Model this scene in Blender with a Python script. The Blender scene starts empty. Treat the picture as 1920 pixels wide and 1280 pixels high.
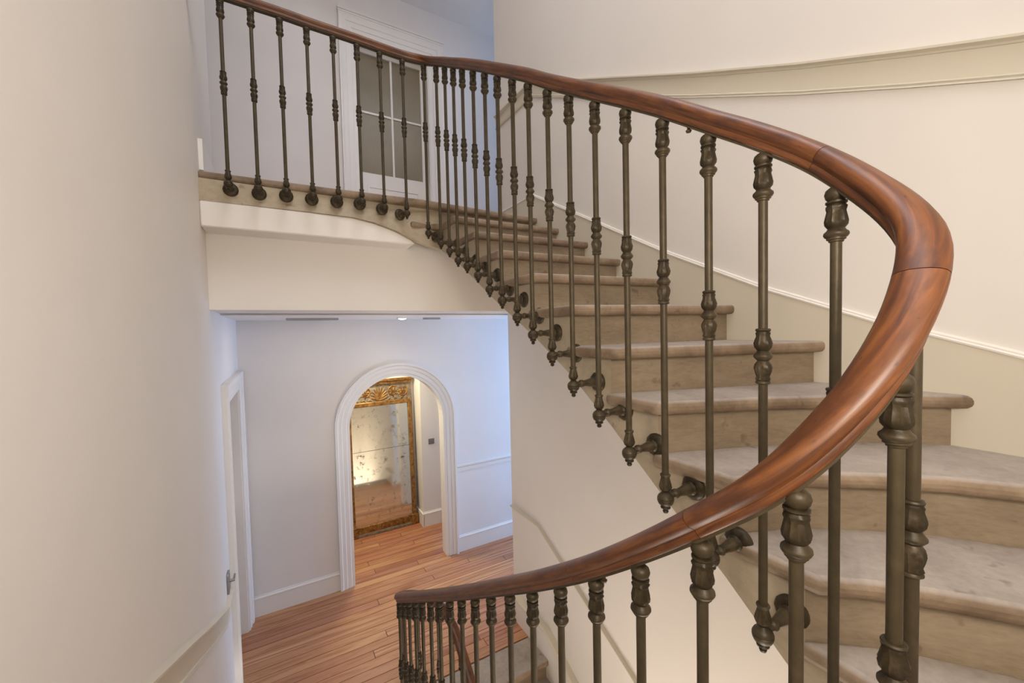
import bpy, bmesh, math, random
from mathutils import Vector, Matrix
random.seed(7)
S = bpy.context.scene
COL = S.collection
PI = math.pi

# ------------------------------------------------------------------ camera, world, light, exposure
CAMZ = 2.727
TH = 0.52709
cam = bpy.data.cameras.new('camera')
co = bpy.data.objects.new('camera', cam); COL.objects.link(co)
cam.sensor_width = 36; cam.lens = 750/1920*36
cam.shift_y = 5.885/1920; cam.clip_start = .02
co.matrix_world = Matrix.Translation((0, 0, CAMZ)) @ Matrix.Rotation(-TH, 4, 'Z') @ Matrix.Rotation(PI/2-.036955, 4, 'X') @ Matrix.Rotation(-.0230, 4, 'Z')
S.camera = co

W = bpy.data.worlds.new('daylight'); S.world = W; W.use_nodes = True
W.node_tree.nodes['Background'].inputs[0].default_value = (.62, .76, 1, 1)
W.node_tree.nodes['Background'].inputs[1].default_value = 1.0

def area(name, loc, tgt, sx, sy, power, col):
    l = bpy.data.lights.new(name, 'AREA'); l.shape = 'RECTANGLE'; l.size = sx; l.size_y = sy
    l.energy = power; l.color = col
    o = bpy.data.objects.new(name, l); COL.objects.link(o); o.location = loc
    o.rotation_euler = (Vector(tgt)-Vector(loc)).to_track_quat('-Z', 'Y').to_euler()
    return o
area('skylight', (.76, .2, 7.35), (.76, .2, 0), 1.5, 1.7, 57, (.97, .96, 1))               # daylight through the stairwell's roof light
area('window_light', (4.9, 3.95, 1.6), (0, 3.95, 1.6), 1.0, 1.9, 70, (.37, .60, 1))             # lower corridor window
area('window_light', (4.9, 3.95, 5.2), (0, 3.95, 5.2), 1.0, 1.9, 24, (.40, .63, 1))             # upper corridor window
area('window_light', (3.0, 6.95, 1.5), (2.3, 5.6, 1.2), 1.2, 1.6, 22, (.35, .58, 1))            # room beyond the arch
def lamp(name, loc, power, size, col=(1, .80, .58)):
    l = bpy.data.lights.new(name, 'POINT'); l.energy = power; l.shadow_soft_size = size; l.color = col
    o = bpy.data.objects.new(name, l); COL.objects.link(o); o.location = loc; return o
lamp('view_fill', (.16, -.30, 3.05), 35, .2, (1, .92, .80))        # fill light added behind the viewpoint, no fitting on the stair
lamp('flight_lamp', (.74, .3, -1.9), 190, .35, (1, .93, .84))      # lamp of the flight below
S.view_settings.view_transform = 'Standard'
S.view_settings.look = 'None'
S.view_settings.exposure = 0.13
S.view_settings.gamma = 1
S.view_settings.use_curve_mapping = False

# ------------------------------------------------------------------ materials
class NT:
    def __init__(s, name):
        s.m = bpy.data.materials.new(name); s.m.use_nodes = True
        s.t = s.m.node_tree; s.b = s.t.nodes['Principled BSDF']
    def n(s, typ, **kw):
        nd = s.t.nodes.new(typ)
        for k, v in kw.items():
            if k in nd.inputs: nd.inputs[k].default_value = v
            else: setattr(nd, k, v)
        return nd
    def l(s, a, b): s.t.links.new(a, b)
    def coord(s, kind='Object', scale=(1, 1, 1)):
        c = s.n('ShaderNodeTexCoord'); mp = s.n('ShaderNodeMapping'); mp.inputs['Scale'].default_value = scale
        s.l(c.outputs[kind], mp.inputs['Vector']); return mp.outputs[0]
    def noise(s, vec, scale, detail=4, rough=.55, dist=0):
        nd = s.n('ShaderNodeTexNoise', Scale=scale, Detail=detail, Roughness=rough, Distortion=dist)
        s.l(vec, nd.inputs['Vector']); return nd.outputs['Fac']
    def ramp(s, fac, stops):
        r = s.n('ShaderNodeValToRGB'); e = r.color_ramp.elements
        while len(e) < len(stops): e.new(.5)
        for el, (p, c) in zip(e, stops): el.position = p; el.color = tuple(c)+(1,) if len(c) == 3 else c
        s.l(fac, r.inputs[0]); return r.outputs[0]
    def mix(s, fac, a, b, mode='MIX'):
        m = s.n('ShaderNodeMixRGB', blend_type=mode)
        for i, v in zip((0, 1, 2), (fac, a, b)):
            if hasattr(v, 'is_output'): s.l(v, m.inputs[i])
            else: m.inputs[i].default_value = v if i == 0 else tuple(v)+(1,)
        return m.outputs[0]
    def base(s, v):
        if hasattr(v, 'is_output'): s.l(v, s.b.inputs['Base Color'])
        else: s.b.inputs['Base Color'].default_value = tuple(v)+(1,)
    def bump(s, h, strength=.2, dist=.01):
        b = s.n('ShaderNodeBump', Strength=strength, Distance=dist); s.l(h, b.inputs['Height'])
        s.l(b.outputs[0], s.b.inputs['Normal'])
    def set(s, **kw):
        for k, v in kw.items(): s.b.inputs[k.replace('_', ' ')].default_value = v
        return s.m

def paint(name, col, var=.04, rough=.55):
    m = NT(name); v = m.coord()
    f = m.noise(v, 1.3, 3); lo = tuple(c*(1-var) for c in col)
    m.base(m.ramp(f, [(.35, lo), (.65, col)]))
    m.bump(m.noise(v, 38, 3), .05, .004)
    return m.set(Roughness=rough)

WALL = paint('wall_plaster', (.80, .755, .705))
HALL_COOL = paint('wall_plaster_cool_lit', (.80, .77, .76))  # same paint as the stairwell, bluish light tinted into its colour
TRIMW = paint('white_gloss_paint', (.82, .79, .76), .02, .35)
BEIGE = paint('beige_paint', (.66, .60, .485), .03, .45)
CEIL = paint('ceiling_plaster', (.86, .84, .82))

def stone(name, lo, mid, hi, sc=(1, 1, 1), edge=False):
    m = NT(name); v = m.coord(scale=sc)
    a = m.noise(v, 5, 6, .65, .4); b = m.noise(v, 45, 4, .6)
    c = m.ramp(a, [(.3, lo), (.52, mid), (.75, hi)])
    c = m.mix(.22, c, m.ramp(b, [(.3, tuple(x*.55 for x in mid)), (.62, hi)]))
    sp = m.ramp(m.noise(m.coord(scale=(1, 1, 1)), 17, 2, .5), [(.27, (.35, .27, .2)), (.33, (1, 1, 1))])
    c = m.mix(.45, c, sp, 'MULTIPLY')
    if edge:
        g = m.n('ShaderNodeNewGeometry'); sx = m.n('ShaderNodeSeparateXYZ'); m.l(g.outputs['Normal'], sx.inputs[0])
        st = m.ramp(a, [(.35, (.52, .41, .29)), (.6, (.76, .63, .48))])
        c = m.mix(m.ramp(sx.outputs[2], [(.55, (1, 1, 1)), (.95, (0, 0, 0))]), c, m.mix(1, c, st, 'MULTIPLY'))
    m.base(c)
    m.bump(m.noise(v, 22, 6, .65), .25, .006)
    return m.set(Roughness=.62)
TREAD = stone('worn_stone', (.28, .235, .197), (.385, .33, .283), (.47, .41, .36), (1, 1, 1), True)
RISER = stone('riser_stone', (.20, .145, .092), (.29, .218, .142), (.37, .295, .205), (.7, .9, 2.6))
SSIDE = stone('string_stone', (.37, .30, .205), (.45, .37, .26), (.51, .43, .315), (.6, .6, .8))

def iron():
    m = NT('patinated_iron'); v = m.coord()
    a = m.noise(v, 24, 7, .68); g = m.n('ShaderNodeNewGeometry')
    base = m.ramp(a, [(.3, (.017, .0112, .0052)), (.5, (.042, .0295, .0145)), (.74, (.098, .070, .037))])
    pt = m.ramp(g.outputs['Pointiness'], [(.53, (0, 0, 0)), (.66, (1, 1, 1))])
    up = m.n('ShaderNodeSeparateXYZ'); m.l(g.outputs['Normal'], up.inputs[0])
    c = m.mix(pt, base, (.075, .056, .031))
    m.base(c)
    m.bump(m.noise(v, 90, 3), .25, .003)
    return m.set(Roughness=.44, Metallic=.2, Specular_IOR_Level=.3)
IRON = iron()

def railwood():
    m = NT('polished_mahogany'); v = m.coord('UV', (1, 1, 1))
    mp = m.n('ShaderNodeMapping'); mp.inputs['Scale'].default_value = (3, 34, 1); m.l(v, mp.inputs['Vector'])
    mp2 = m.n('ShaderNodeMapping'); mp2.inputs['Scale'].default_value = (7, 14, 1); m.l(v, mp2.inputs['Vector'])
    a = m.noise(mp.outputs[0], 2.2, 6, .6, .6); b = m.noise(mp2.outputs[0], 1.4, 4, .6)
    c = m.ramp(a, [(.28, (.042, .011, .003)), (.5, (.118, .035, .0065)), (.72, (.20, .070, .015))])
    c = m.mix(m.ramp(b, [(.36, (.75, .75, .75)), (.5, (0, 0, 0))]), c, (.050, .014, .005))
    mp3 = m.n('ShaderNodeMapping'); mp3.inputs['Scale'].default_value = (26, 60, 1); m.l(v, mp3.inputs['Vector'])
    d = m.noise(mp3.outputs[0], 1.5, 2, .5)
    c = m.mix(m.ramp(d, [(.25, (.8, .8, .8)), (.30, (0, 0, 0))]), c, (.03, .01, .006))
    m.base(c); m.bump(a, .06, .002)
    return m.set(Roughness=.44, Coat_Weight=.10, Coat_Roughness=.28)
MAHOG = railwood()

def boards():
    m = NT('heart_pine'); oi = m.n('ShaderNodeObjectInfo'); c = m.n('ShaderNodeTexCoord')
    add = m.n('ShaderNodeVectorMath', operation='ADD'); sc = m.n('ShaderNodeVectorMath', operation='SCALE')
    cmb = m.n('ShaderNodeCombineXYZ'); m.l(oi.outputs['Random'], cmb.inputs[0]); m.l(oi.outputs['Random'], cmb.inputs[1])
    m.l(cmb.outputs[0], sc.inputs[0]); sc.inputs['Scale'].default_value = 37
    m.l(c.outputs['Object'], add.inputs[0]); m.l(sc.outputs[0], add.inputs[1])
    mp = m.n('ShaderNodeMapping'); mp.inputs['Scale'].default_value = (1.1, 12, 1); m.l(add.outputs[0], mp.inputs['Vector'])
    a = m.noise(mp.outputs[0], 1.5, 5, .6, 1.2)
    b = m.n('ShaderNodeTexWave', wave_type='BANDS', bands_direction='Y', Scale=.45, Distortion=7.0, Detail=3); b.inputs['Detail Scale'].default_value = .8
    m.l(mp.outputs[0], b.inputs['Vector'])
    hue = m.ramp(oi.outputs['Random'], [(0, (.36, .145, .076)), (.2, (.50, .24, .118)), (.4, (.44, .19, .103)), (.6, (.54, .28, .138)), (.8, (.40, .172, .10)), (1, (.51, .25, .122))])
    dark = m.mix(1, hue, (.62, .48, .42), 'MULTIPLY'); light = m.mix(1, hue, (1.25, 1.35, 1.5), 'MULTIPLY')
    broad = m.mix(m.ramp(a, [(.36, (0, 0, 0)), (.54, (1, 1, 1))]), m.mix(1, hue, (.72, .60, .54), 'MULTIPLY'), hue)
    msk = m.ramp(m.noise(mp.outputs[0], .42, 2), [(.52, (0, 0, 0)), (.66, (.75, .75, .75))])
    fl = m.mix(m.ramp(b.outputs['Fac'], [(.2, (0, 0, 0)), (.55, (1, 1, 1))]), dark, light)
    m.base(m.mix(msk, broad, fl)); m.bump(a, .06, .002)
    return m.set(Roughness=.42)
PINE = boards()

def plain(name, col, rough=.5, metal=0.0, **kw):
    m = NT(name); v = m.coord(); f = m.noise(v, 60, 3)
    m.base(m.ramp(f, [(.3, tuple(c*.88 for c in col)), (.7, col)]))
    return m.set(Roughness=rough, Metallic=metal, **kw)
GREY = plain('grey_switch', (.20, .18, .18), .4)
STEEL = plain('brushed_steel', (.35, .34, .33), .35, .9)
BLACKM = plain('black_metal', (.03, .03, .035), .4, .5)
DUCT = plain('duct_dark', (.22, .21, .20), .6)
DOORG = paint('grey_door_paint', (.56, .52, .47), .03, .45)
DARK = plain('dark_joint', (.020, .010, .006), .9)

def gilt():
    m = NT('worn_gilding'); v = m.coord()
    a = m.noise(v, 22, 6, .7)
    c = m.ramp(a, [(.3, (.07, .028, .010)), (.48, (.24, .115, .03)), (.72, (.46, .27, .075))])
    m.base(c); m.bump(a, .3, .004)
    return m.set(Roughness=.42, Metallic=.55)
GILT = gilt()
def crest():
    m = NT('crest_ground'); v = m.coord(); a = m.noise(v, 30, 5, .7)
    m.base(m.ramp(a, [(.35, (.12, .085, .055)), (.6, (.27, .22, .165)), (.8, (.36, .31, .25))])); m.bump(a, .3, .004)
    return m.set(Roughness=.7)
CREST = crest()
def mirror():
    m = NT('antique_mirror'); v = m.coord()
    a = m.noise(v, 9, 7, .75); b = m.noise(v, 2.2, 3)
    spots = m.mix(1, m.ramp(a, [(.54, (0, 0, 0)), (.66, (1, 1, 1))]), m.ramp(b, [(.38, (0, 0, 0)), (.6, (1, 1, 1))]), 'MULTIPLY')
    m.base(m.mix(spots, (.74, .72, .62), (.20, .18, .14)))
    rr = m.ramp(spots, [(0, (.05, .05, .05)), (1, (.5, .5, .5))]); m.l(rr, m.b.inputs['Roughness'])
    return m.set(Metallic=1.0)
MIRROR = mirror()
def obscure():
    m = NT('obscured_glass'); v = m.coord()
    w = m.n('ShaderNodeTexWave', Scale=40, Distortion=.5, bands_direction='X'); m.l(v, w.inputs['Vector'])
    m.base(m.ramp(m.noise(v, 1.6, 2), [(.3, (.26, .215, .135)), (.7, (.34, .285, .19))]))
    m.bump(w.outputs['Fac'], .25, .003)
    return m.set(Roughness=.28, Transmission_Weight=.25)
GLASS = obscure()
def window_glass():
    m = NT('clear_glass'); m.base((1, 1, 1)); return m.set(Roughness=.02, Transmission_Weight=1.0, IOR=1.01)
CLEAR = window_glass()
def lamp_mat():
    m = NT('lamp_glow'); m.base((1, .95, .85)); return m.set(Emission_Color=(1, .93, .82, 1), Emission_Strength=12)
LAMP = lamp_mat()

# ------------------------------------------------------------------ mesh helpers
def link(name, me, mat, parent=None, loc=None, smooth=None):
    o = bpy.data.objects.new(name, me); COL.objects.link(o)
    if mat and not me.materials: me.materials.append(mat)
    if smooth:
        me.shade_smooth(); me.set_sharp_from_angle(angle=math.radians(smooth))
    if loc is not None: o.location = loc
    if parent: o.parent = parent
    return o
def world_off(p):
    v = Vector()
    while p: v += p.location; p = p.parent
    return v
def mk(name, verts, faces, mat, parent=None, smooth=None):
    """verts in scene metres; the object's origin is its parent's base (or the scene origin)"""
    off = world_off(parent)
    me = bpy.data.meshes.new(name)
    me.from_pydata([(v[0]-off.x, v[1]-off.y, v[2]-off.z) for v in verts], [], faces)
    bm = bmesh.new(); bm.from_mesh(me); bmesh.ops.recalc_face_normals(bm, faces=bm.faces[:]); bm.to_mesh(me); bm.free()
    return link(name, me, mat, parent, None, smooth)
class MB:
    def __init__(s): s.v = []; s.f = []
    def add(s, v, f):
        n = len(s.v); s.v += [tuple(x) for x in v]; s.f += [tuple(i+n for i in q) for q in f]; return s
    def box(s, x0, y0, z0, x1, y1, z1):
        return s.add([(x0, y0, z0), (x1, y0, z0), (x1, y1, z0), (x0, y1, z0), (x0, y0, z1), (x1, y0, z1), (x1, y1, z1), (x0, y1, z1)],
                     [(0, 3, 2, 1), (4, 5, 6, 7), (0, 1, 5, 4), (1, 2, 6, 5), (2, 3, 7, 6), (3, 0, 4, 7)])
    def build(s, name, mat, parent=None, smooth=None): return mk(name, s.v, s.f, mat, parent, smooth)
def box(name, b, mat, parent=None, bevel=0):
    o = MB().box(*b).build(name, mat, parent)
    if bevel: bev(o, bevel)
    return o
def bev(o, w, seg=2, ang=40):
    m = o.modifiers.new('bevel', 'BEVEL'); m.width = w; m.segments = seg; m.limit_method = 'ANGLE'; m.angle_limit = math.radians(ang)
    o.data.shade_smooth(); o.data.set_sharp_from_angle(angle=math.radians(60)); m.harden_normals = False
def prism(poly, lo, hi, axis='z'):
    """closed polygon extruded between lo and hi (numbers or per-vertex lists)"""
    n = len(poly); L = lo if hasattr(lo, '__len__') else [lo]*n; H = hi if hasattr(hi, '__len__') else [hi]*n
    if axis == 'z': v = [(p[0], p[1], l) for p, l in zip(poly, L)]+[(p[0], p[1], h) for p, h in zip(poly, H)]
    elif axis == 'y': v = [(p[0], l, p[1]) for p, l in zip(poly, L)]+[(p[0], h, p[1]) for p, h in zip(poly, H)]
    else: v = [(l, p[0], p[1]) for p, l in zip(poly, L)]+[(h, p[0], p[1]) for p, h in zip(poly, H)]
    f = [tuple(range(n))[::-1], tuple(range(n, 2*n))]+[(i, (i+1) % n, n+(i+1) % n, n+i) for i in range(n)]
    return v, f
def loft(rings, closed=True, caps=True):
    """rings of equal length -> verts, faces"""
    n = len(rings[0]); v = [p for r in rings for p in r]; f = []
    for a in range(len(rings)-1):
        for i in range(n if closed else n-1):
            j = (i+1) % n
            f.append((a*n+i, a*n+j, (a+1)*n+j, (a+1)*n+i))
    if caps and closed: f += [tuple(range(n))[::-1], tuple(range((len(rings)-1)*n, len(rings)*n))]
    return v, f
def lathe(prof, seg=20, lobes=None):
    """profile [(r, z, lobe amount)] turned about z"""
    rings = []
    for p in prof:
        r, z = p[0], p[1]; am = p[2] if len(p) > 2 else 0; nl = p[3] if len(p) > 3 else 10
        rings.append([((r*(1+am*math.cos(nl*2*PI*i/seg)))*math.cos(2*PI*i/seg), (r*(1+am*math.cos(nl*2*PI*i/seg)))*math.sin(2*PI*i/seg), z) for i in range(seg)])
    return loft(rings)
def mesh_of(name, v, f, mat, smooth=40):
    me = bpy.data.meshes.new(name); me.from_pydata(v, [], f)
    bm = bmesh.new(); bm.from_mesh(me); bmesh.ops.recalc_face_normals(bm, faces=bm.faces[:]); bm.to_mesh(me); bm.free()
    me.materials.append(mat)
    if smooth: me.shade_smooth(); me.set_sharp_from_angle(angle=math.radians(smooth))
    return me
def tag(o, label, cat, group=None):
    o['label'] = label; o['category'] = cat
    if group: o['group'] = group
    return o
def struct(o): o['kind'] = 'structure'; return o
def thing(name, loc, label, cat, group=None):
    o = bpy.data.objects.new(name, None); COL.objects.link(o); o.location = loc; o.empty_display_size = .1
    return tag(o, label, cat, group)
def lerp(a, b, t): return tuple(x+(y-x)*t for x, y in zip(a, b))
def interp(tab, x):
    if x <= tab[0][0]: return tab[0][1]
    for (a, u), (b, v) in zip(tab, tab[1:]):
        if x <= b: return u+(v-u)*(x-a)/(b-a)
    return tab[-1][1]

# ------------------------------------------------------------------ the plan
XR, XL = 1.87, -.345                  # inner faces of the stairwell's long walls
CX, CY, RO = (XR+XL)/2, .35, (XR-XL)/2   # outer half round
RI = .2525                            # inner half round of the well
H = .166
ZU = 22*H                             # upper floor
YB = 4.56                             # corridor's far wall
ZC = 2.885                            # lower ceiling
ZT = 7.4

def outer_path(y_right, y_left, n=40):
    """inner face of the stairwell wall from right to left: (x, y, nx, ny, arc length from the right hand springing)"""
    p = [(XR, y_right, -1, 0, CY-y_right)] if y_right > CY else []
    for i in range(n+1):
        a = -PI*i/n
        p.append((CX+RO*math.cos(a), CY+RO*math.sin(a), -math.cos(a), -math.sin(a), RO*PI*i/n))
    if y_left > CY: p.append((XL, y_left, 1, 0, RO*PI+y_left-CY))
    return p
def on_outer(s):
    if s < 0: return (XR, CY-s, -1, 0)
    if s > RO*PI: return (XL, CY+s-RO*PI, 1, 0)
    a = -s/RO
    return (CX+RO*math.cos(a), CY+RO*math.sin(a), -math.cos(a), -math.sin(a))
def on_inner(s, r=RI):
    """edge of the treads round the well; s=0 at the right hand springing, negative towards the upper landing"""
    k = RI*PI
    if s < 0: return (CX+r, CY-s)
    if s > k: return (CX-r, CY+s-k)
    a = -s/RI
    return (CX+r*math.cos(a), CY+r*math.sin(a))
def band(name, s_list, zf, prof, mat):
    """a moulding run along the stairwell wall; prof = closed polygon of (off the wall, up)"""
    rings = []
    for s in s_list:
        x, y, nx, ny = on_outer(s); z = zf(s)
        rings.append([(x+nx*d, y+ny*d, z+u) for d, u in prof])
    v, f = loft(rings)
    return struct(mk(name, v, f, mat, None, 30))

# ------------------------------------------------------------------ stairwell walls
def wall_piece(name, path, z0, z1, t, mat):
    rings = [[(p[0], p[1], z0), (p[0], p[1], z1), (p[0]-p[2]*t, p[1]-p[3]*t, z1), (p[0]-p[2]*t, p[1]-p[3]*t, z0)] for p in path]
    v, f = loft(rings)
    return struct(mk(name, v, f, mat, None, 30))
ZB = -3.66
P = outer_path(3.28, 2.92)
wall_piece('wall_right', P[:2], ZB, ZT, .24, WALL)
wall_piece('wall_front', P[1:-1], ZB, ZT, .24, WALL)
wall_piece('wall_left', P[-2:], ZB, ZT, .24, WALL)
m = MB().box(XR, 3.28, ZC, XR+.24, 3.42, ZT)
struct(m.build('wall_right', WALL))
struct(MB().box(XL-.24, 2.92, ZC, XL, 3.39, ZT).build('wall_left', WALL))
# lower left wall with a door opening
m = MB().box(XL-.24, 2.92, ZB, XL, 3.40, ZC).box(XL-.24, 4.37, ZB, XL, YB+.12, ZC).box(XL-.24, 3.40, 2.25, XL, 4.37, ZC)
struct(m.build('wall_left', HALL_COOL))
# corridor walls running off to either side
struct(MB().box(XR+.24, 3.10, 0, 5.2, 3.28, ZC).build('wall_front', HALL_COOL))
struct(MB().box(XR+.24, 3.24, ZU, 5.2, 3.42, 6.6).build('wall_front', HALL_COOL))
struct(MB().box(-3.2, 3.21, ZU, XL-.24, 3.39, 6.6).build('wall_front', HALL_COOL))
struct(MB().box(-3.4, 3.2, ZU-.3, -3.2, YB+.4, 6.6).build('wall_left', HALL_COOL))
# window walls at the right-hand ends
for n, z0, z1 in ((1, 0, ZC), (2, ZU, 6.6)):
    m = MB().box(5.0, 3.2, z0, 5.2, 3.4, z1).box(5.0, 4.5, z0, 5.2, YB+.4, z1).box(5.0, 3.4, z0, 5.2, 4.5, z0+.6).box(5.0, 3.4, z1-.25, 5.2, 4.5, z1)
    struct(m.build('wall_right', HALL_COOL))
    m = MB().box(5.05, 3.4, z0+.6, 5.1, 3.46, z1-.25).box(5.05, 4.44, z0+.6, 5.1, 4.5, z1-.25).box(5.05, 3.93, z0+.6, 5.1, 3.97, z1-.25)
    m.box(5.05, 3.46, z0+.6, 5.1, 4.44, z0+.66).box(5.05, 3.46, z1-.31, 5.1, 4.44, z1-.25).box(5.05, 3.46, z0+1.5, 5.1, 4.44, z0+1.54)
    w = struct(m.build('window_%d' % n, TRIMW))
    box('pane', (5.07, 3.46, z0+.66, 5.078, 4.44, z1-.31), CLEAR, w)
# lower arched wall
AX, AS, AR = 1.14, 1.71, .525
def arch_pts(r, n=24, z0=0):
    return [(AX-r, z0)]+[(AX-r*math.cos(PI*i/n), AS+r*math.sin(PI*i/n)) for i in range(n+1)]+[(AX+r, z0)]
AT = .13
a = arch_pts(AR)
front = []; faces = []
m = MB()
m.box(XL-.24, YB, 0, AX-AR, YB+AT, AS).box(AX+AR, YB, 0, 5.2, YB+AT, AS)
m.box(XL-.24, YB, AS, AX-AR-.2, YB+AT, ZC).box(AX+AR+.2, YB, AS, 5.2, YB+AT, ZC)
poly = [(AX-AR-.2, AS), (AX-AR-.2, ZC), (AX+AR+.2, ZC), (AX+AR+.2, AS)]+a[1:-1][::-1]
v, f = prism(poly, YB, YB+AT, 'y'); m.add(v, f)
struct(m.build('wall_back', HALL_COOL))
# moulded casing of the arch
steps = [(0, .0), (0, .018), (.03, .018), (.036, .026), (.075, .026), (.082, .034), (.115, .034), (.125, .048), (.150, .048), (.150, 0)]
rings = []
base = arch_pts(AR, 36)
for i, (x, z) in enumerate(base):
    if z < AS-.001: d = (-1, 0) if x < AX else (1, 0)
    else: d = ((x-AX)/AR, (z-AS)/AR)
    rings.append([(x+d[0]*u, YB-e, z+d[1]*u) for u, e in steps])
v, f = loft(rings)
struct(mk('trim_1', v, f, TRIMW, None, 25))
# upper back wall with the glazed door's opening
DX0, DX1, DZ = .83, 1.61, 5.88
m = MB().box(-3.2, YB, ZU-.05, DX0, YB+.3, 6.6).box(DX1, YB, ZU-.05, 5.2, YB+.3, 6.6).box(DX0, YB, DZ, DX1, YB+.3, 6.6)
struct(m.build('wall_back', HALL_COOL))

# ------------------------------------------------------------------ ceilings, upper floor, landing beam
m = MB().box(XL, 2.92, ZC, XR, 3.42, ZU-.046).box(-3.4, 3.39, ZC, 5.2, YB+.3, ZU-.046)
struct(m.build('trim_2', WALL))
struct(MB().box(-3.4, 3.39, ZU-.045, 5.2, YB+.3, ZU).build('floor', PINE))
struct(MB().box(XL, 3.42, ZC-.012, 5.2, YB, ZC-.001).build('ceiling', CEIL))
struct(MB().box(-3.4, 3.2, 6.42, 5.2, YB+.4, 6.6).build('ceiling', CEIL))
# stairwell ceiling around the roof light
m = MB().box(XL-.3, -1.1, ZT, 0, 3.5, ZT+.15).box(1.52, -1.1, ZT, XR+.3, 3.5, ZT+.15).box(0, -1.1, ZT, 1.52, -.66, ZT+.15).box(0, 1.06, ZT, 1.52, 3.5, ZT+.15)
m.box(XL-.3, 3.39, 6.6, XR+.3, 3.6, ZT+.15)
struct(m.build('ceiling', CEIL))
# room behind the arch
struct(MB().box(-.6, 5.74, 0, 1.66, 5.9, 2.85).build('wall_back', HALL_COOL))
struct(MB().box(-.6, YB+AT, 0, -.42, 5.9, 2.85).build('wall_left', HALL_COOL))
struct(MB().box(1.66, 5.42, 0, 1.935, 5.9, 2.85).build('wall_right', HALL_COOL))
struct(MB().box(-.6, YB+AT, 2.75, 5.2, 7.3, 2.85).build('ceiling', CEIL))
struct(MB().box(1.2, 7.1, 0, 5.2, 7.3, 2.85).build('wall_back', HALL_COOL))
struct(MB().box(5.0, YB+AT, 0, 5.2, 7.3, 2.85).build('wall_right', HALL_COOL))

# ------------------------------------------------------------------ lower floor of pine boards
fl = struct(MB().box(-.62, 2.95, -.12, 5.2, 7.3, -.021).build('floor', DARK))
y = 2.952; row = 0
while y < 6.2:
    w = .0945
    x = -.345-random.random()*1.3 if row else -.4
    xe = 3.1
    while x < xe:
        L = random.uniform(1.1, 2.6); x1 = min(x+L, xe+.4)
        if x1 > -.3:
            x0 = max(x, -.60)
            o = box('floor_board', (x0, y+.0024, -.02, x1-.005, y+w-.0024, 0), PINE, fl)
        x += L
    y += w; row += 1
struct(MB().box(3.0, 2.95, -.02, 5.2, 4.56, -.004).build('floor', PINE))

# ------------------------------------------------------------------ staircase
def sI(k):
    """inner nosing corners along the well edge"""
    tab = [2.735, 2.467, 2.164, 1.869, 1.544, 1.262, 1.035, .828, .606, .414]
    if k <= 9: return CY-tab[k]
    if k <= 13: return -.064+(k-9)*.2285
    return RI*PI-CY+[.63, .86, 1.11, 1.38, 1.66, 1.94, 2.22, 2.49, 2.76][k-14]
def sO(k):
    tab = [2.752, 2.445, 2.119, 1.821, 1.458, 1.098, .730, .322]
    if k <= 7: return CY-tab[k]
    if k <= 14: return RO*math.radians([27, 47, 68, 90, 113, 136, 157][k-8])
    return RO*PI-CY+[.36, .75, 1.12, 1.48, 1.83, 2.15, 2.46, 2.76][k-15]
CURVE = {7: [(1.37, .688), (1.71, .485)],
         8: [(1.197, .532), (1.341, .422), (1.459, .311), (1.532, .204), (1.65, .02)],
         9: [(1.096, .343), (1.164, .269), (1.243, .162), (1.36, -.06)]}
def nosing(k):
    i = on_inner(sI(k)); o = on_outer(sO(k)); o = (o[0]-o[2]*.012, o[1]-o[3]*.012)
    mid = CURVE.get(k, [])
    if k == 7: i = (1.012, .845)
    return [i]+mid+[o]
def dirs(k):
    i = on_inner(sI(k)); o = on_outer(sO(k)); d = Vector((o[0]-i[0], o[1]-i[1])).normalized()
    return d, Vector((-d.y, d.x))
def shifted(k, up, inset=0):
    d, u = dirs(k); pts = [(p[0]+u.x*up, p[1]+u.y*up) for p in nosing(k)]
    pts[0] = on_inner(sI(k)-up, RI+inset)
    return pts
def inner_between(k, r):
    """points on the well edge from the nosing of k-1 back down to k (exclusive)"""
    a, b = sI(k-1), sI(k); n = 1 if b < 0 else 4
    return [on_inner(a+(b-a)*i/n, r) for i in range(1, n)]
def zbot(k): return (22-k)*H-.29
stair = thing('staircase', (CX, 1.5, 0), 'pale stone winding staircase with rounded nosings rising around the narrow well', 'staircase')
slab_mesh = {}
def one_step(k, parent, dz=0):
    z = (22-k)*H+dz
    F, B = shifted(k, .036, .022), shifted(k-1, .036, .022)
    mid = inner_between(k, RI+.022)
    poly = F+B[::-1]+mid
    zb, zt = zbot(k)+dz, zbot(k-1)+dz
    if k == 1: zt = 3.316+dz
    lo = [zb]*len(F)+[zt]*len(B)+[zt+(zb-zt)*(i+1)/(len(mid)+1) for i in range(len(mid))]
    v, f = prism(poly, lo, z-.044)
    me_name = 'stone_step'
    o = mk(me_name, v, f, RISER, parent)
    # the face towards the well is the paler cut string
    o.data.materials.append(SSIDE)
    nF, nB, n = len(F), len(B), len(poly)
    for p in o.data.polygons:
        c = p.center; w = Vector((c.x, c.y, 0))
        ids = [i % n for i in p.vertices]
        side = set([0]+list(range(nF+nB-1, n)))
        if set(ids) <= side and len(set(ids)) == 2: p.material_index = 1
        if len(ids) == n and p.normal.z < 0: p.material_index = 1
    F, B = nosing(k), shifted(k-1, .05)
    mid = inner_between(k, RI)
    poly = F+B[::-1]+mid
    v, f = prism(poly, z-.044, z)
    if k == 1:
        m = MB().add(v, f); v2, f2 = prism([(1.03, 2.66), (1.03, 2.80), (.80, 2.80), (.81, 2.705), (.93, 2.74), (.985, 2.70)], z-.044, z); m.add(v2, f2); v, f = m.v, m.f
    t = mk('tread_slab', v, f, TREAD, o)
    bev(t, .017, 3, 50)
    return o
for k in range(1, 22): one_step(k, stair)
ZL = 3.635
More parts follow.
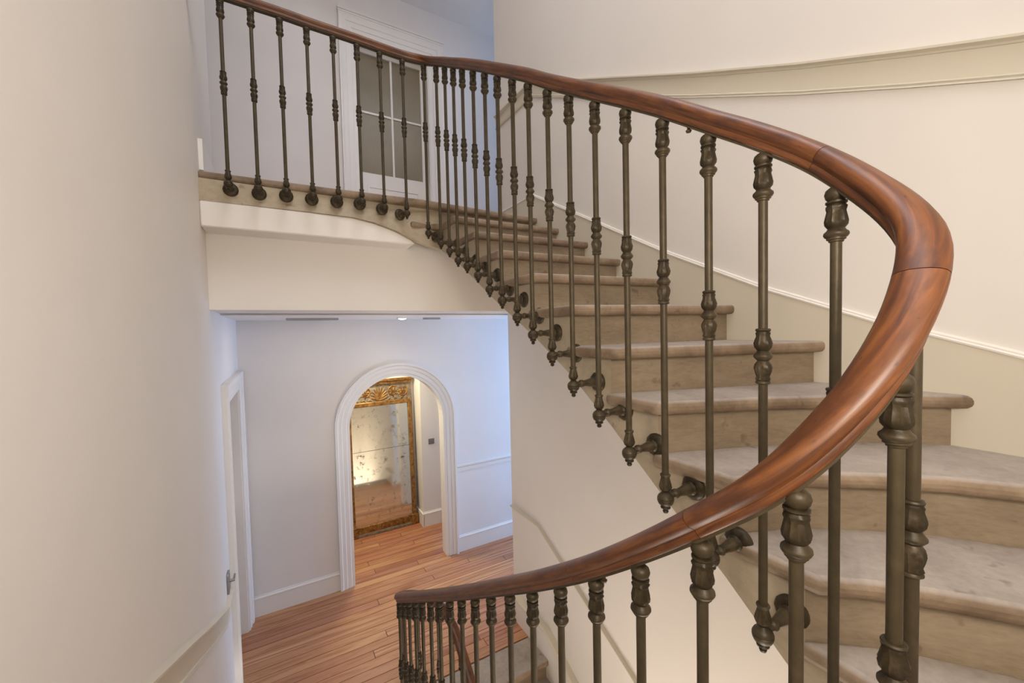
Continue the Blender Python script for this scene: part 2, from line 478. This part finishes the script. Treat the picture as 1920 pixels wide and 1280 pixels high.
# landing edge: nosed slab over a stone face whose underside sweeps into the flight
sw = [(XL, 3.470), (.2, 3.471), (.434, 3.467), (.565, 3.448), (.702, 3.410), (.812, 3.362), (.92, 3.333), (1.04, 3.316)]
nf = [2.745, 2.735, 2.725, 2.722, 2.718, 2.715, 2.722, 2.765]
poly = sw+[(1.04, ZL-.044), (XL, ZL-.044)]
v, f = prism(poly, nf+[2.765, 2.745], [q+.05 for q in nf+[2.765, 2.745]], 'y')
land = mk('landing_block', v, f, SSIDE, stair)
v, f = prism([(1.03, 2.775), (XR+.02, 2.785), (XR+.02, 2.97), (1.03, 2.97)], 3.38, ZL-.044); mk('landing_riser', v, f, RISER, stair)
v, f = prism([(XL-.01, 2.752), (.3, 2.728), (.885, 2.690), (.93, 2.695), (XR+.02, 2.735), (XR+.02, 3.42), (XL-.01, 3.42)], ZL-.044, ZL)
t = mk('landing_slab', v, f, TREAD, stair); bev(t, .017, 3, 50)
# plaster fascia under the landing, set forward of the beam
poly = [(XL, 3.329), (.78, 3.329), (.84, 3.336), (.812, 3.362), (.702, 3.410), (.565, 3.448), (.434, 3.467), (.2, 3.471), (XL, 3.470)]
v, f = prism(poly, 2.74, 2.94, 'y'); o = struct(mk('trim_3', v, f, WALL)); bev(o, .008, 2)
# flight down from the lower floor
stair2 = thing('staircase', (1.4, 2.4, -.3), 'lower stone flight leading down beside the wall from the pine floor', 'staircase')
v, f = prism([(1.012, 2.635), (XR, 2.64), (XR, 2.95), (.6, 2.95), (.6, 2.80), (.93, 2.77)], -.05, 0)
t = mk('tread_slab', v, f, TREAD, stair2); bev(t, .016, 3, 50)
v, f = prism([(1.03, 2.672), (XR, 2.676), (XR, 2.95), (1.03, 2.95)], -.3, -.05); mk('stone_step', v, f, RISER, stair2)
for k in range(1, 7): one_step(k, stair2, -ZU)
struct(MB().box(XL, 2.76, -.3, .62, 2.96, -.001).build('trim_4', SSIDE))
struct(MB().box(XL-.3, -1.1, ZB-.1, XR+.3, 4.7, ZB).build('floor', TREAD))
struct(MB().box(XL, 2.95, ZB, XR, 3.05, -.12).build('wall_back', WALL))

# ------------------------------------------------------------------ skirting, dado bands
def srange(a, b, step=.09):
    n = max(2, int((b-a)/step)+1); return [a+(b-a)*i/(n-1) for i in range(n)]
sk = [(-3.07, 3.83), (-2.45, 3.83), (-1.69, 3.425), (-1.11, 3.115), (-.61, 2.875), (-.24, 2.725), (.10, 2.61),
      (.52, 2.44), (.91, 2.28), (1.31, 2.12), (1.75, 1.96), (2.2, 1.79), (2.65, 1.62), (3.05, 1.46), (3.48, 1.29), (3.87, 1.12), (4.6, .79), (5.5, .35), (5.9, .2), (6.05, .2)]
s_sk = sorted(set(srange(-3.06, 6.02)+[p[0] for p in sk if -3.06 < p[0] < 6.02]))
f_sk = lambda s: interp(sk, s)
# beige skirting strip (lower edge follows the steps, hidden behind them)
rings = []
for s in s_sk:
    x, y, nx, ny = on_outer(s); z = f_sk(s)
    rings.append([(x-nx*.01, y-ny*.01, z-.42), (x+nx*.014, y+ny*.014, z-.42), (x+nx*.014, y+ny*.014, z), (x-nx*.01, y-ny*.01, z)])
v, f = loft(rings); struct(mk('baseboard_right', v, f, BEIGE, None, 30))
BEAD = [(-.005, -.002), (.018, -.002), (.019, .004), (.015, .008), (.015, .013), (.009, .018), (-.005, .018)]
band('trim_5', s_sk, f_sk, BEAD, paint('cream_gloss_paint', (.82, .775, .71), .02, .5))
dz_ = [(-3.08, 4.642), (-2.44, 4.636), (-.97, 3.893), (-.49, 3.665), (-.16, 3.52), (.08, 3.42), (3.48, 2.22), (3.9, 2.03), (4.5, 1.71), (5.02, 1.463), (5.52, 1.22), (6.06, .975), (6.275, .975)]
def dado(zt, a, b, flat=BEIGE):
    f = lambda s: interp(zt, s)
    sl = sorted(set(srange(a, b)+[p[0] for p in zt if a < p[0] < b]))
    band('trim_6', sl, f, [(-.01, 0), (.006, 0), (.006, .1), (-.01, .1)], flat)
    if flat is BEIGE: band('trim_7', sl, f, [(-.01, -.010), (.012, -.010), (.009, -.003), (.013, .002), (.008, .008), (-.01, .010)], BEIGE)
    band('trim_8', sl, f, [(-.01, .092), (.010, .092), (.014, .098), (.028, .104), (.028, .112), (.012, .118), (-.01, .118)], BEIGE)
dado(dz_, -3.065, 6.27)
# lower right wall: dado and skirting beside the flight going down
lo_d = [(-2.93, .945), (-2.46, .94), (-.4, -.12)]
dado(lo_d, -2.925, -.45, WALL)
lo_s = [(-2.93, .205), (-2.34, .205), (-.4, -.81)]
sl = srange(-2.925, -.45)+[-2.34]; sl.sort()
rings = []
for s in sl:
    x, y, nx, ny = on_outer(s); z = interp(lo_s, s)
    rings.append([(x+.01, y, z-.45), (x-.055, y, z-.45), (x-.055, y, z), (x+.01, y, z)])
v, f = loft(rings); struct(mk('baseboard_right', v, f, WALL, None, 30))
band('trim_9', sl, lambda s: interp(lo_s, s), [(-.005, -.002), (.060, -.002), (.062, .006), (.05, .02), (-.005, .02)], BEIGE)

# corridor skirtings and chair rail
def hbar(name, x0, x1, y, prof, mat):
    v, f = loft([[(x, y-d, z) for d, z in prof] for x in (x0, x1)])
    return struct(mk(name, v, f, mat, None, 25))
BASEP = [(-.01, 0), (.02, 0), (.02, .165), (.024, .170), (.024, .182), (.012, .190), (.010, .200), (-.01, .200)]
hbar('baseboard_back', XL, AX-AR-.150, YB, BASEP, TRIMW)
hbar('baseboard_back', AX+AR+.150, 5.0, YB, BASEP, TRIMW)
hbar('trim_10', AX+AR+.150, 5.0, YB, [(-.01, 1.0), (.012, 1.0), (.012, 1.045), (.02, 1.05), (.03, 1.065), (.03, 1.082), (.015, 1.09), (-.01, 1.09)], TRIMW)
hbar('baseboard_back', -.42, 1.66, 5.74, BASEP, TRIMW)
hbar('baseboard_back', 1.655, 1.94, 5.42, BASEP, TRIMW)
struct(MB().box(1.64, 5.40, 0, 1.66, 5.74, .18).build('baseboard_right', TRIMW))
struct(MB().box(XL-.005, 2.80, ZU, XL+.02, 3.40, ZU+.17).build('baseboard_left', TRIMW))
for x0, x1 in ((-3.2, .64), (1.79, 5.0)):
    hbar('baseboard_back', x0, x1, YB, [(d, z+ZU) for d, z in BASEP], TRIMW)
struct(MB().box(1.93, 5.395, 0, 1.965, 5.92, 2.1).build('trim_11', TRIMW))

# ------------------------------------------------------------------ doors
# lower left doorway: casing, leaf
d1 = struct(MB().box(XL-.16, 3.40, 0, XL-.115, 4.37, 2.25).build('door_1', DOORG))
m = MB()
for y0, y1 in ((3.30, 3.40), (4.37, 4.50)): m.box(XL-.17, 4.352 if y0 > 4 else 3.385, 0, XL+.004, 4.39 if y0 > 4 else 3.415, 2.255)
def casing(path, prof, flip=1):
    """mitred moulding: path = [(a, z)] up, across and down round an opening; prof = (outward from the opening, off the wall)"""
    (a0, b0), (a1, b1), (a2, b2), (a3, b3) = path
    return [[(p[0]+dx*u, p[1]+dz*u, e) for u, e in prof] for p, dx, dz in ((path[0], -1, 0), (path[1], -1, 1), (path[2], 1, 1), (path[3], 1, 0))]
CAS = [(0, -.01), (0, .018), (.035, .018), (.04, .026), (.085, .026), (.09, .036), (.115, .042), (.150, .042), (.155, .03), (.155, -.01)]
rings = [[(XL+e, a, z) for a, z, e in r] for r in casing([(3.40, 0), (3.40, 2.25), (4.37, 2.25), (4.37, 0)], CAS)]
v, f = loft(rings); m.add(v, f)
m.build('door_casing', TRIMW, d1)
box('door_panel', (XL-.118, 3.55, 1.1, XL-.108, 4.22, 2.08), DOORG, d1, .006)
box('door_panel', (XL-.118, 3.55, .2, XL-.108, 4.22, .95), DOORG, d1, .006)
hd = thing('door_handle', (XL, 3.10, 1.14), 'slim steel lever handle plate on the left wall beside the white doorway', 'handle')
v, f = prism([(3.07, 1.06), (3.13, 1.06), (3.14, 1.08), (3.14, 1.20), (3.13, 1.22), (3.07, 1.22), (3.06, 1.20), (3.06, 1.08)], XL, XL+.012, 'x'); o = mk('backplate', v, f, STEEL, hd); bev(o, .003)
m = MB()
for i in range(2):
    ring = [[(xx, 3.10+.009*math.cos(2*PI*j/10), 1.16+.009*math.sin(2*PI*j/10)) for j in range(10)] for xx in (XL+.01, XL+.040)]
v, f = loft(ring); m.add(v, f)
v, f = loft([[(XL+.034+.006*math.cos(2*PI*j/10), yy, 1.16+.006*math.sin(2*PI*j/10)) for j in range(10)] for yy in (3.092, 3.17)]); m.add(v, f)
m.build('lever', STEEL, hd, 40)

# upper glazed door
YD = 4.72
d2 = struct(MB().box(DX0, YD, ZU, DX0+.045, YD+.045, DZ).box(DX1-.045, YD, ZU, DX1, YD+.045, DZ).box(DX0+.045, YD, DZ-.05, DX1-.045, YD+.045, DZ).box(DX0+.045, YD, ZU, DX1-.045, YD+.045, 4.52).build('door_2', TRIMW))
gx0, gx1, gz0, gz1 = DX0+.045, DX1-.045, 4.52, DZ-.05
gx, gz = (gx0+gx1)/2+.005, 5.19
for x0, x1 in ((gx0, gx-.012), (gx+.012, gx1)):
    for z0, z1 in ((gz0, gz-.012), (gz+.012, gz1)): box('pane', (x0, YD+.02, z0, x1, YD+.028, z1), GLASS, d2)
box('glazing_bar', (gx-.012, YD+.005, gz0, gx+.012, YD+.04, gz1), TRIMW, d2, .004)
box('glazing_bar', (gx0, YD+.007, gz-.012, gx-.012, YD+.038, gz+.012), TRIMW, d2, .004)
box('glazing_bar', (gx+.012, YD+.007, gz-.012, gx1, YD+.038, gz+.012), TRIMW, d2, .004)
m = MB()
for b in ((DX0+.09, YD-.008, 4.36, DX1-.09, YD+.002, 4.385), (DX0+.09, YD-.008, ZU+.2, DX1-.09, YD+.002, ZU+.225), (DX0+.09, YD-.008, ZU+.2, DX0+.115, YD+.002, 4.36), (DX1-.115, YD-.008, ZU+.2, DX1-.09, YD+.002, 4.36)): m.box(*b)
m.build('panel_moulding', TRIMW, d2)
# casing: stepped uprights and a cornice head
m = MB()
CAS2 = [(0, -.01), (0, .012), (.05, .012), (.055, .02), (.105, .02), (.112, .028), (.15, .030), (.165, .036), (.178, .036), (.178, -.01)]
rings = [[(a, YB-e, z) for a, z, e in r] for r in casing([(DX0, ZU), (DX0, DZ), (DX1, DZ), (DX1, ZU)], CAS2)]
v, f = loft(rings); m.add(v, f)
m.box(DX0, YB-.002, ZU, DX0+.012, YD, DZ).box(DX1-.012, YB-.002, ZU, DX1, YD, DZ).box(DX0, YB-.002, DZ-.012, DX1, YD, DZ)
for z0, z1, e in ((.1785, .196, .040), (.1965, .214, .050), (.2145, .228, .042)):
    m.box(DX0-.178-e*.1, YB-e, DZ+z0, DX1+.178+e*.1, YB+.01, DZ+z1)
m.build('door_casing', TRIMW, d2)
struct(MB().box(DX0-.1, YB+.29, ZU, DX1+.1, YB+.3, 6.1).build('wall_back', BEIGE))

# ------------------------------------------------------------------ balustrade
BAL = [(-0.201,2.625,4.413,0.455), (-0.066,2.625,4.412,0.457), (0.070,2.626,4.413,0.452), (0.205,2.631,4.412,0.453), (0.345,2.633,4.412,0.450),
(0.480,2.637,4.413,0.447), (0.617,2.642,4.412,0.462), (0.761,2.645,4.412,0.483), (0.889,2.601,4.393,0.590), (0.921,2.458,4.311,0.600),
(0.925,2.323,4.232,0.595), (0.923,2.189,4.149,0.590), (0.919,2.054,4.067,0.563), (0.919,1.919,3.983,0.547), (0.917,1.784,3.897,0.548),
(0.914,1.652,3.810,0.526), (0.916,1.522,3.726,0.526), (0.913,1.393,3.640,0.518), (0.916,1.265,3.549,0.510), (0.917,1.139,3.464,0.528),
(0.916,1.005,3.376,0.525), (0.914,0.871,3.288,0.529), (0.910,0.736,3.196,0.530), (0.911,0.604,3.099,0.535), (0.910,0.477,3.005,0.554),
(0.905,0.344,2.891,0.550), (0.843,0.219,2.737,0.545), (0.724,0.205,2.570,0.545), (0.620,0.280,2.408,0.545), (0.591,0.406,2.286,0.545),
(0.595,0.542,2.174,0.535), (0.602,0.679,2.070,0.535), (0.603,0.816,1.975,0.535), (0.603,0.952,1.885,0.535), (0.602,1.085,1.801,0.535),
(0.600,1.216,1.719,0.535), (0.597,1.345,1.638,0.535), (0.595,1.474,1.559,0.535), (0.592,1.602,1.481,0.535), (0.590,1.730,1.404,0.535),
(0.588,1.858,1.328,0.535), (0.585,1.987,1.251,0.535), (0.584,2.117,1.173,0.535), (0.586,2.249,1.094,0.535), (0.591,2.381,1.013,0.535),
(0.594,2.516,0.931,0.535), (.640,2.625,.868,.54), (.755,2.668,.806,.55), (.875,2.612,.736,.59)]
for b in BAL[9:22]: BAL.append((b[0], b[1], b[2]-ZU, b[3]))
D = .348                                                            # collar ring to knop ring
# the rail's axis: a spline through the tops, lightly smoothed
ctrl = [(XL-.02, 2.622, 4.412)]+[b[:3] for b in BAL]
def catmull(p, n=10):
    q = [p[0]]+p+[p[-1]]; out = []
    for i in range(1, len(q)-2):
        a, b, c, d = (Vector(x) for x in q[i-1:i+3])
        for j in range(n):
            t = j/n
            out.append(.5*((2*b)+(c-a)*t+(2*a-5*b+4*c-d)*t*t+(3*b-a-3*c+d)*t**3))
    out.append(Vector(p[-1])); return out
axis = catmull(ctrl, 10)
for _ in range(6): axis = [axis[0]]+[axis[i]*.5+(axis[i-1]+axis[i+1])*.25 for i in range(1, len(axis)-1)]+[axis[-1]]
axis = [p+Vector((0, 0, .0925)) for p in axis]
def frames(pts):
    out = []
    for i in range(len(pts)):
        t = (pts[min(i+1, len(pts)-1)]-pts[max(i-1, 0)]).normalized()
        s = t.cross(Vector((0, 0, 1))).normalized(); out.append((pts[i], t, s, s.cross(t)))
    return out
FR = frames(axis)
def along(a, b):
    """frames between two (fractional) axis indices"""
    ids = [a]+[i for i in range(int(math.floor(a))+1, int(math.ceil(b)))]+[b]
    out = []
    for x in ids:
        i = min(int(x), len(FR)-2); t = x-i
        out.append(tuple(FR[i][k].lerp(FR[i+1][k], t) for k in range(4)))
    return out
bal = thing('balustrade', (CX, 1.5, 0), 'polished mahogany handrail carried on slender patinated iron balusters around the well', 'balustrade')
half = [(.0, .0), (.0165, .0), (.0195, .003), (.0205, .008), (.0190, .0125), (.0225, .0165), (.0278, .0205), (.0300, .0265), (.0296, .0325), (.0265, .0385), (.0200, .0432), (.0105, .0460), (.0, .0468)]
PROF = half+[(-s, u) for s, u in half[-2:0:-1]]
BAR = [(.0135, -.0003), (.0135, -.0055), (-.0135, -.0055), (-.0135, -.0003)]
def rail_mesh(name, frs, prof, mat, base, smooth, s0=0.0):
    off = world_off(bal); rings = []; S_ = [s0]
    for i, (p, t, s, u) in enumerate(frs):
        if i: S_.append(S_[-1]+(p-frs[i-1][0]).length)
        rings.append([tuple(p+s*a+u*(b+base)-off) for a, b in prof])
    v, f = loft(rings); me = bpy.data.meshes.new(name); me.from_pydata(v, [], f)
    n = len(prof); uv = me.uv_layers.new(name='UVMap')
    for poly in me.polygons:
        for li in poly.loop_indices:
            vi = me.loops[li].vertex_index; ring, j = divmod(vi, n)
            jj = j if not (poly.loop_total == 4 and j == 0 and any(me.loops[q].vertex_index % n == n-1 for q in poly.loop_indices)) else n
            uv.data[li].uv = (S_[ring], jj*.0085)
    bm = bmesh.new(); bm.from_mesh(me); bmesh.ops.recalc_face_normals(bm, faces=bm.faces[:]); bm.to_mesh(me); bm.free()
    return link(name, me, mat, bal, None, smooth), S_[-1]
cuts = [0, 79.5, 257, 273.5, 299.5, 324, 462, len(FR)-1]
s0 = 0.0
for a, b in zip(cuts, cuts[1:]):
    g = .035
    o, s0 = rail_mesh('handrail_length', along(a+(g if a else 0), b-(g if b < len(FR)-1 else 0)), PROF, MAHOG, .0, 35, s0+1.7)
    o['label'] = 'length of polished reddish-brown wooden handrail'
rail_mesh('iron_flat_bar', FR, BAR, IRON, 0, 30)

CAPP = [(.004, .0877), (.011, .0862), (.0165, .0815), (.0185, .0740), (.0165, .0665), (.0135, .0625), (.0130, .0612), (.0168, .0600), (.0168, .0570), (.0138, .0545),
        (.0165, .0500, .07, 8), (.0158, .0470, .08, 8), (.0142, .0420, .06, 12), (.0158, .0340, .06, 12), (.0177, .0240, .06, 12), (.0168, .0170, .06, 12), (.0130, .0108), (.0150, .0070), (.0192, .0030), (.0198, -.0010), (.0176, -.0050), (.0150, -.0068), (.0150, -.0095), (.0120, -.0110), (.0115, -.0140), (.0090, -.0150)]
KNOP = [(.0085, .0610), (.0135, .0600), (.0150, .0575), (.0140, .0545), (.0126, .0535), (.0140, .0500, .08, 8), (.0128, .0455, .08, 8), (.0150, .0360, .06, 12), (.0172, .0280, .06, 12), (.0155, .0190, .06, 12), (.0112, .0118), (.0150, .0060), (.0182, .0015), (.0182, -.0020), (.0150, -.0060), (.0110, -.0100), (.0150, -.0175, .06, 12), (.0168, -.0250, .06, 12), (.0150, -.0350, .06, 12), (.0124, -.0440, .07, 8), (.0142, -.0500, .08, 8), (.0128, -.0535), (.0146, -.0560), (.0146, -.0585), (.0120, -.0605), (.0085, -.0620)]
CUP = [(.0085, .0010), (.0130, .0005), (.0142, -.0020), (.0130, -.0055), (.0112, -.0080), (.0120, -.0150, .06, 12), (.0150, -.0260, .06, 12), (.0166, -.0350, .06, 12), (.0140, -.0430, .05, 12), (.0088, -.0485), (.0120, -.0525), (.0185, -.0580), (.0215, -.0640), (.0222, -.0665), (.0205, -.0685), (.0222, -.0705), (.0215, -.0755), (.0185, -.0825), (.0110, -.0885), (.0135, -.0915), (.0128, -.0945), (.0075, -.0975), (.0060, -.0995), (.0080, -.1030), (.0065, -.1075), (.0010, -.1105)]
cap_me = mesh_of('capital', *lathe(CAPP, 24), IRON); knop_me = mesh_of('knop', *lathe(KNOP, 24), IRON); cup_me = mesh_of('cup', *lathe(CUP, 24), IRON)
armp = [(.009, .010), (.0095, .022), (.0135, .026), (.0135, .033), (.0105, .037), (.0115, .046), (.0142, .058), (.0165, .070), (.0150, .078)]
v, f = lathe([(r, z) for r, z in armp], 14); v = [(z, x, y) for x, y, z in v]; arm_me = mesh_of('bracket_arm', v, f, IRON)
rosp = [(.0130, -.030), (.0170, -.026, .06, 8), (.0205, -.021), (.0195, -.017), (.0250, -.0160, .06, 12), (.0325, -.0120, .045, 12), (.0372, -.006, .015, 12), (.0375, .002)]
v, f = lathe(rosp, 24); v = [(z, x, y) for x, y, z in v]; ros_me = mesh_of('rosette', v, f, IRON)
def rod_mesh(z0, z1, r=.0092, seg=14):
    return mesh_of('baluster', *lathe([(r, z1), (r, z0)], seg), IRON)
def heading(i):
    b = BAL[i]
    if i <= 6: return PI/2, 2.745-.03*(i/7)-b[1]
    if i == 7: return PI/2+.35, .08
    if i == 8: return .85, .145
    if i <= 24 or i >= 49: return 0.0, CX+RI+.022-b[0]
    if i <= 28:
        a = math.atan2(b[1]-CY, b[0]-CX); return a, RI+.022-math.hypot(b[0]-CX, b[1]-CY)
    if i <= 45: return PI, b[0]-(CX-RI-.022)
    a = math.atan2(b[1]-2.5, b[0]-CX); return a, .14
for i, (x, y, z, low) in enumerate(BAL):
    o = link('baluster', rod_mesh(-D-low, 0), IRON, bal, Vector((x, y, z))-world_off(bal))
    for nm, me, dz in (('capital', cap_me, 0), ('knop', knop_me, -D), ('cup', cup_me, -D-low)):
        c = bpy.data.objects.new(nm, me); COL.objects.link(c); c.parent = o; c.location = (0, 0, dz)
    a, L = heading(i)
    ar = bpy.data.objects.new('bracket_arm', arm_me); COL.objects.link(ar); ar.parent = o
    ar.location = (0, 0, -D-low-.064); ar.rotation_euler = (0, 0, a); ar.scale = ((L-.022)/.078, 1, 1)
    ro = bpy.data.objects.new('rosette', ros_me); COL.objects.link(ro); ro.parent = o
    ro.location = (L*math.cos(a), L*math.sin(a), -D-low-.064); ro.rotation_euler = (0, 0, a)
# two stray screws under the rail
for i in (236.0, 318.0):
    p, t, s, u = along(i, i+1)[0]
    v, f = lathe([(.004, 0), (.004, -.012), (.0075, -.013), (.006, -.017)], 10)
    me = mesh_of('screw', v, f, IRON); o = link('screw', me, IRON, bal, p-u*.0-world_off(bal))

# ------------------------------------------------------------------ tall gilt mirror leaning on the wall behind the arch
mir = thing('mirror', (1.17, 5.60, 0), 'tall worn gilt trumeau mirror leaning against the wall behind the arched opening', 'mirror')
lean = math.atan2(.115, 2.10); mir.rotation_euler = (-lean, 0, 0)
def mbox(name, b, mat, bevel=.004, parent=mir):
    m = MB().box(*b); me = bpy.data.meshes.new(name); me.from_pydata(m.v, [], m.f)
    o = link(name, me, mat, parent); 
    if bevel: bev(o, bevel)
    return o
hw = .445
mbox('backing', (-hw+.01, .012, .01, hw-.01, .03, 2.09), CREST, 0)
for sx in (-1, 1):
    x0, x1 = sorted((sx*hw, sx*(hw-.062)))
    mbox('stile', (x0, -.022, .13, x1, .014, 2.02), CREST, .004)
    x0, x1 = sorted((sx*(hw-.012), sx*(hw-.062)))
    mbox('gilt_moulding', (x0, -.034, .13, x1, -.018, 1.78), GILT, .007)
    x0, x1 = sorted((sx*(hw+.012), sx*(hw-.085)))
    mbox('base_block', (x0, -.042, 0, x1, .014, .14), GILT, .005)
mbox('base_rail', (-hw+.08, -.026, .03, hw-.08, .014, .13), GILT, .006)
mbox('base_rail', (-hw+.08, -.036, .0, hw-.08, .012, .035), CREST, .004)
mbox('gilt_moulding', (-hw+.062, -.036, 1.725, hw-.062, -.014, 1.785), GILT, .008)
mbox('crest_panel', (-hw+.05, -.014, 1.785, hw-.05, .014, 2.02), CREST, 0)
mbox('cornice', (-hw-.022, -.062, 2.055, hw+.022, .016, 2.09), GILT, .006)
mbox('cornice', (-hw-.005, -.040, 2.015, hw+.005, .016, 2.056), GILT, .006)
mbox('mirror_glass', (-hw+.058, -.006, .125, hw-.058, .002, 1.122), MIRROR, 0)
mbox('mirror_glass', (-hw+.058, -.006, 1.127, hw-.058, .002, 1.73), MIRROR, 0)
# carved crest: a palmette and scrolling acanthus, swept as tapering ribs
def rib(pts, r0, r1, z=-.016):
    rings = []
    for i, (x, zz) in enumerate(pts):
        j, k = max(i-1, 0), min(i+1, len(pts)-1)
        dx, dz = pts[k][0]-pts[j][0], pts[k][1]-pts[j][1]; L = math.hypot(dx, dz) or 1; nx, nz = -dz/L, dx/L
        r = r0+(r1-r0)*i/(len(pts)-1)
        rings.append([(x+nx*r*math.cos(t), z-.010*(r/r0)*max(math.sin(t), -.2), zz+nz*r*math.cos(t)) for t in (2*PI*q/8 for q in range(8))])
    return loft(rings)
def carve(name, ribs):
    m = MB()
    for p, a, b in ribs: m.add(*rib(p, a, b))
    me = mesh_of(name, m.v, m.f, GILT, 50); return link(name, me, GILT, mir)
pal = []
for q in range(-5, 6):
    an = q*.29; L = .165-.006*abs(q)
    pal.append(([(math.sin(an)*t*L*(.62+.25*t), 1.822+math.cos(an)*t*L) for t in (.1, .35, .6, .85, 1)], .014, .006))
pal.append(([(-.10, 1.835), (-.05, 1.812), (0, 1.803), (.05, 1.812), (.10, 1.835)], .012, .010))
carve('carved_palmette', pal)
for sx in (-1, 1):
    sc = []
    for cx, cz, R_, tw in ((.185, 1.905, .085, 1), (.315, 1.895, .080, -1)):
        sc.append(([(sx*(cx+R_*(1-.085*t)*math.cos(tw*t*.7+1)), cz+R_*(1-.085*t)*math.sin(tw*t*.7+1)) for t in range(11)], .012, .006))
        for q in range(7):
            an = q*.9; sc.append(([(sx*(cx+math.cos(an+.35*u)*R_*u), cz+math.sin(an+.35*u)*R_*u) for u in (.12, .4, .7, .95)], .016, .005))
    for q in range(4):
        sc.append(([(sx*(.11+.085*q), 1.80), (sx*(.13+.085*q), 1.815), (sx*(.155+.085*q), 1.805)], .008, .004))
    carve('carved_scroll', sc)

# ------------------------------------------------------------------ small fittings
sw_ = thing('light_switch', (1.80, 5.42, 1.185), 'square grey light switch on the white pier right of the gilt mirror', 'switch')
o = box('switch_plate', (1.758, 5.410, 1.145, 1.842, 5.42, 1.225), GREY, sw_, .003)
box('rocker', (1.775, 5.405, 1.165, 1.825, 5.411, 1.205), GREY, sw_, .002)
zc = ZC-.012
VENTM = plain('vent_enamel', (.42, .41, .41), .5)
def vent(x0, x1, y0, y1, label):
    t = thing('ceiling_vent', ((x0+x1)/2, (y0+y1)/2, zc), label, 'vent')
    m = MB().box(x0, y0, zc-.018, x1, y0+.02, zc).box(x0, y1-.02, zc-.018, x1, y1, zc).box(x0, y0+.02, zc-.018, x0+.02, y1-.02, zc).box(x1-.02, y0+.02, zc-.018, x1, y1-.02, zc)
    m.build('frame', VENTM, t)
    n = 3
    for i in range(n):
        yy = y0+.02+(y1-y0-.04)*(i+.5)/n
        box('slat', (x0+.02, yy-.006, zc-.010, x1-.02, yy+.006, zc-.002), DUCT, t)
vent(.06, .48, 3.98, 4.10, 'long slotted air vent in the white ceiling nearest the left doorway')
vent(1.30, 1.46, 3.98, 4.06, 'short air vent in the white ceiling right of the recessed spotlight')
sp = thing('recessed_spotlight', (1.08, 4.04, zc), 'small round lit spotlight recessed in the lower ceiling before the arch', 'light')
v, f = lathe([(.045, 0), (.055, -.001), (.055, -.007), (.042, -.008), (.038, -.003)], 24); link('trim_ring', mesh_of('trim_ring', v, f, TRIMW), TRIMW, sp)
v, f = lathe([(.038, -.006), (.034, -.013), (.020, -.016), (.001, -.017)], 24); link('lens', mesh_of('lens', v, f, LAMP), LAMP, sp)
l = bpy.data.lights.new('spot_lamp', 'SPOT'); l.energy = 9; l.spot_size = 2.6; l.spot_blend = 1; l.color = (1, .86, .66); l.shadow_soft_size = .05
o = bpy.data.objects.new('spot_lamp', l); COL.objects.link(o); o.location = (0, 0, -.02); o.parent = sp
l = bpy.data.lights.new('hall_area_light', 'AREA'); l.energy = 26; l.size = .3; l.color = (1, .87, .58)
o = bpy.data.objects.new('hall_area_light', l); COL.objects.link(o); o.location = (.9, 5.2, 2.73)
l = bpy.data.lights.new('hall_area_light', 'AREA'); l.energy = 2.0; l.size = .3; l.color = (1, .9, .8)  # added to spread soft light over the hall, no fitting built
o = bpy.data.objects.new('hall_area_light', l); COL.objects.link(o); o.location = (.25, 3.7, ZC-.03)
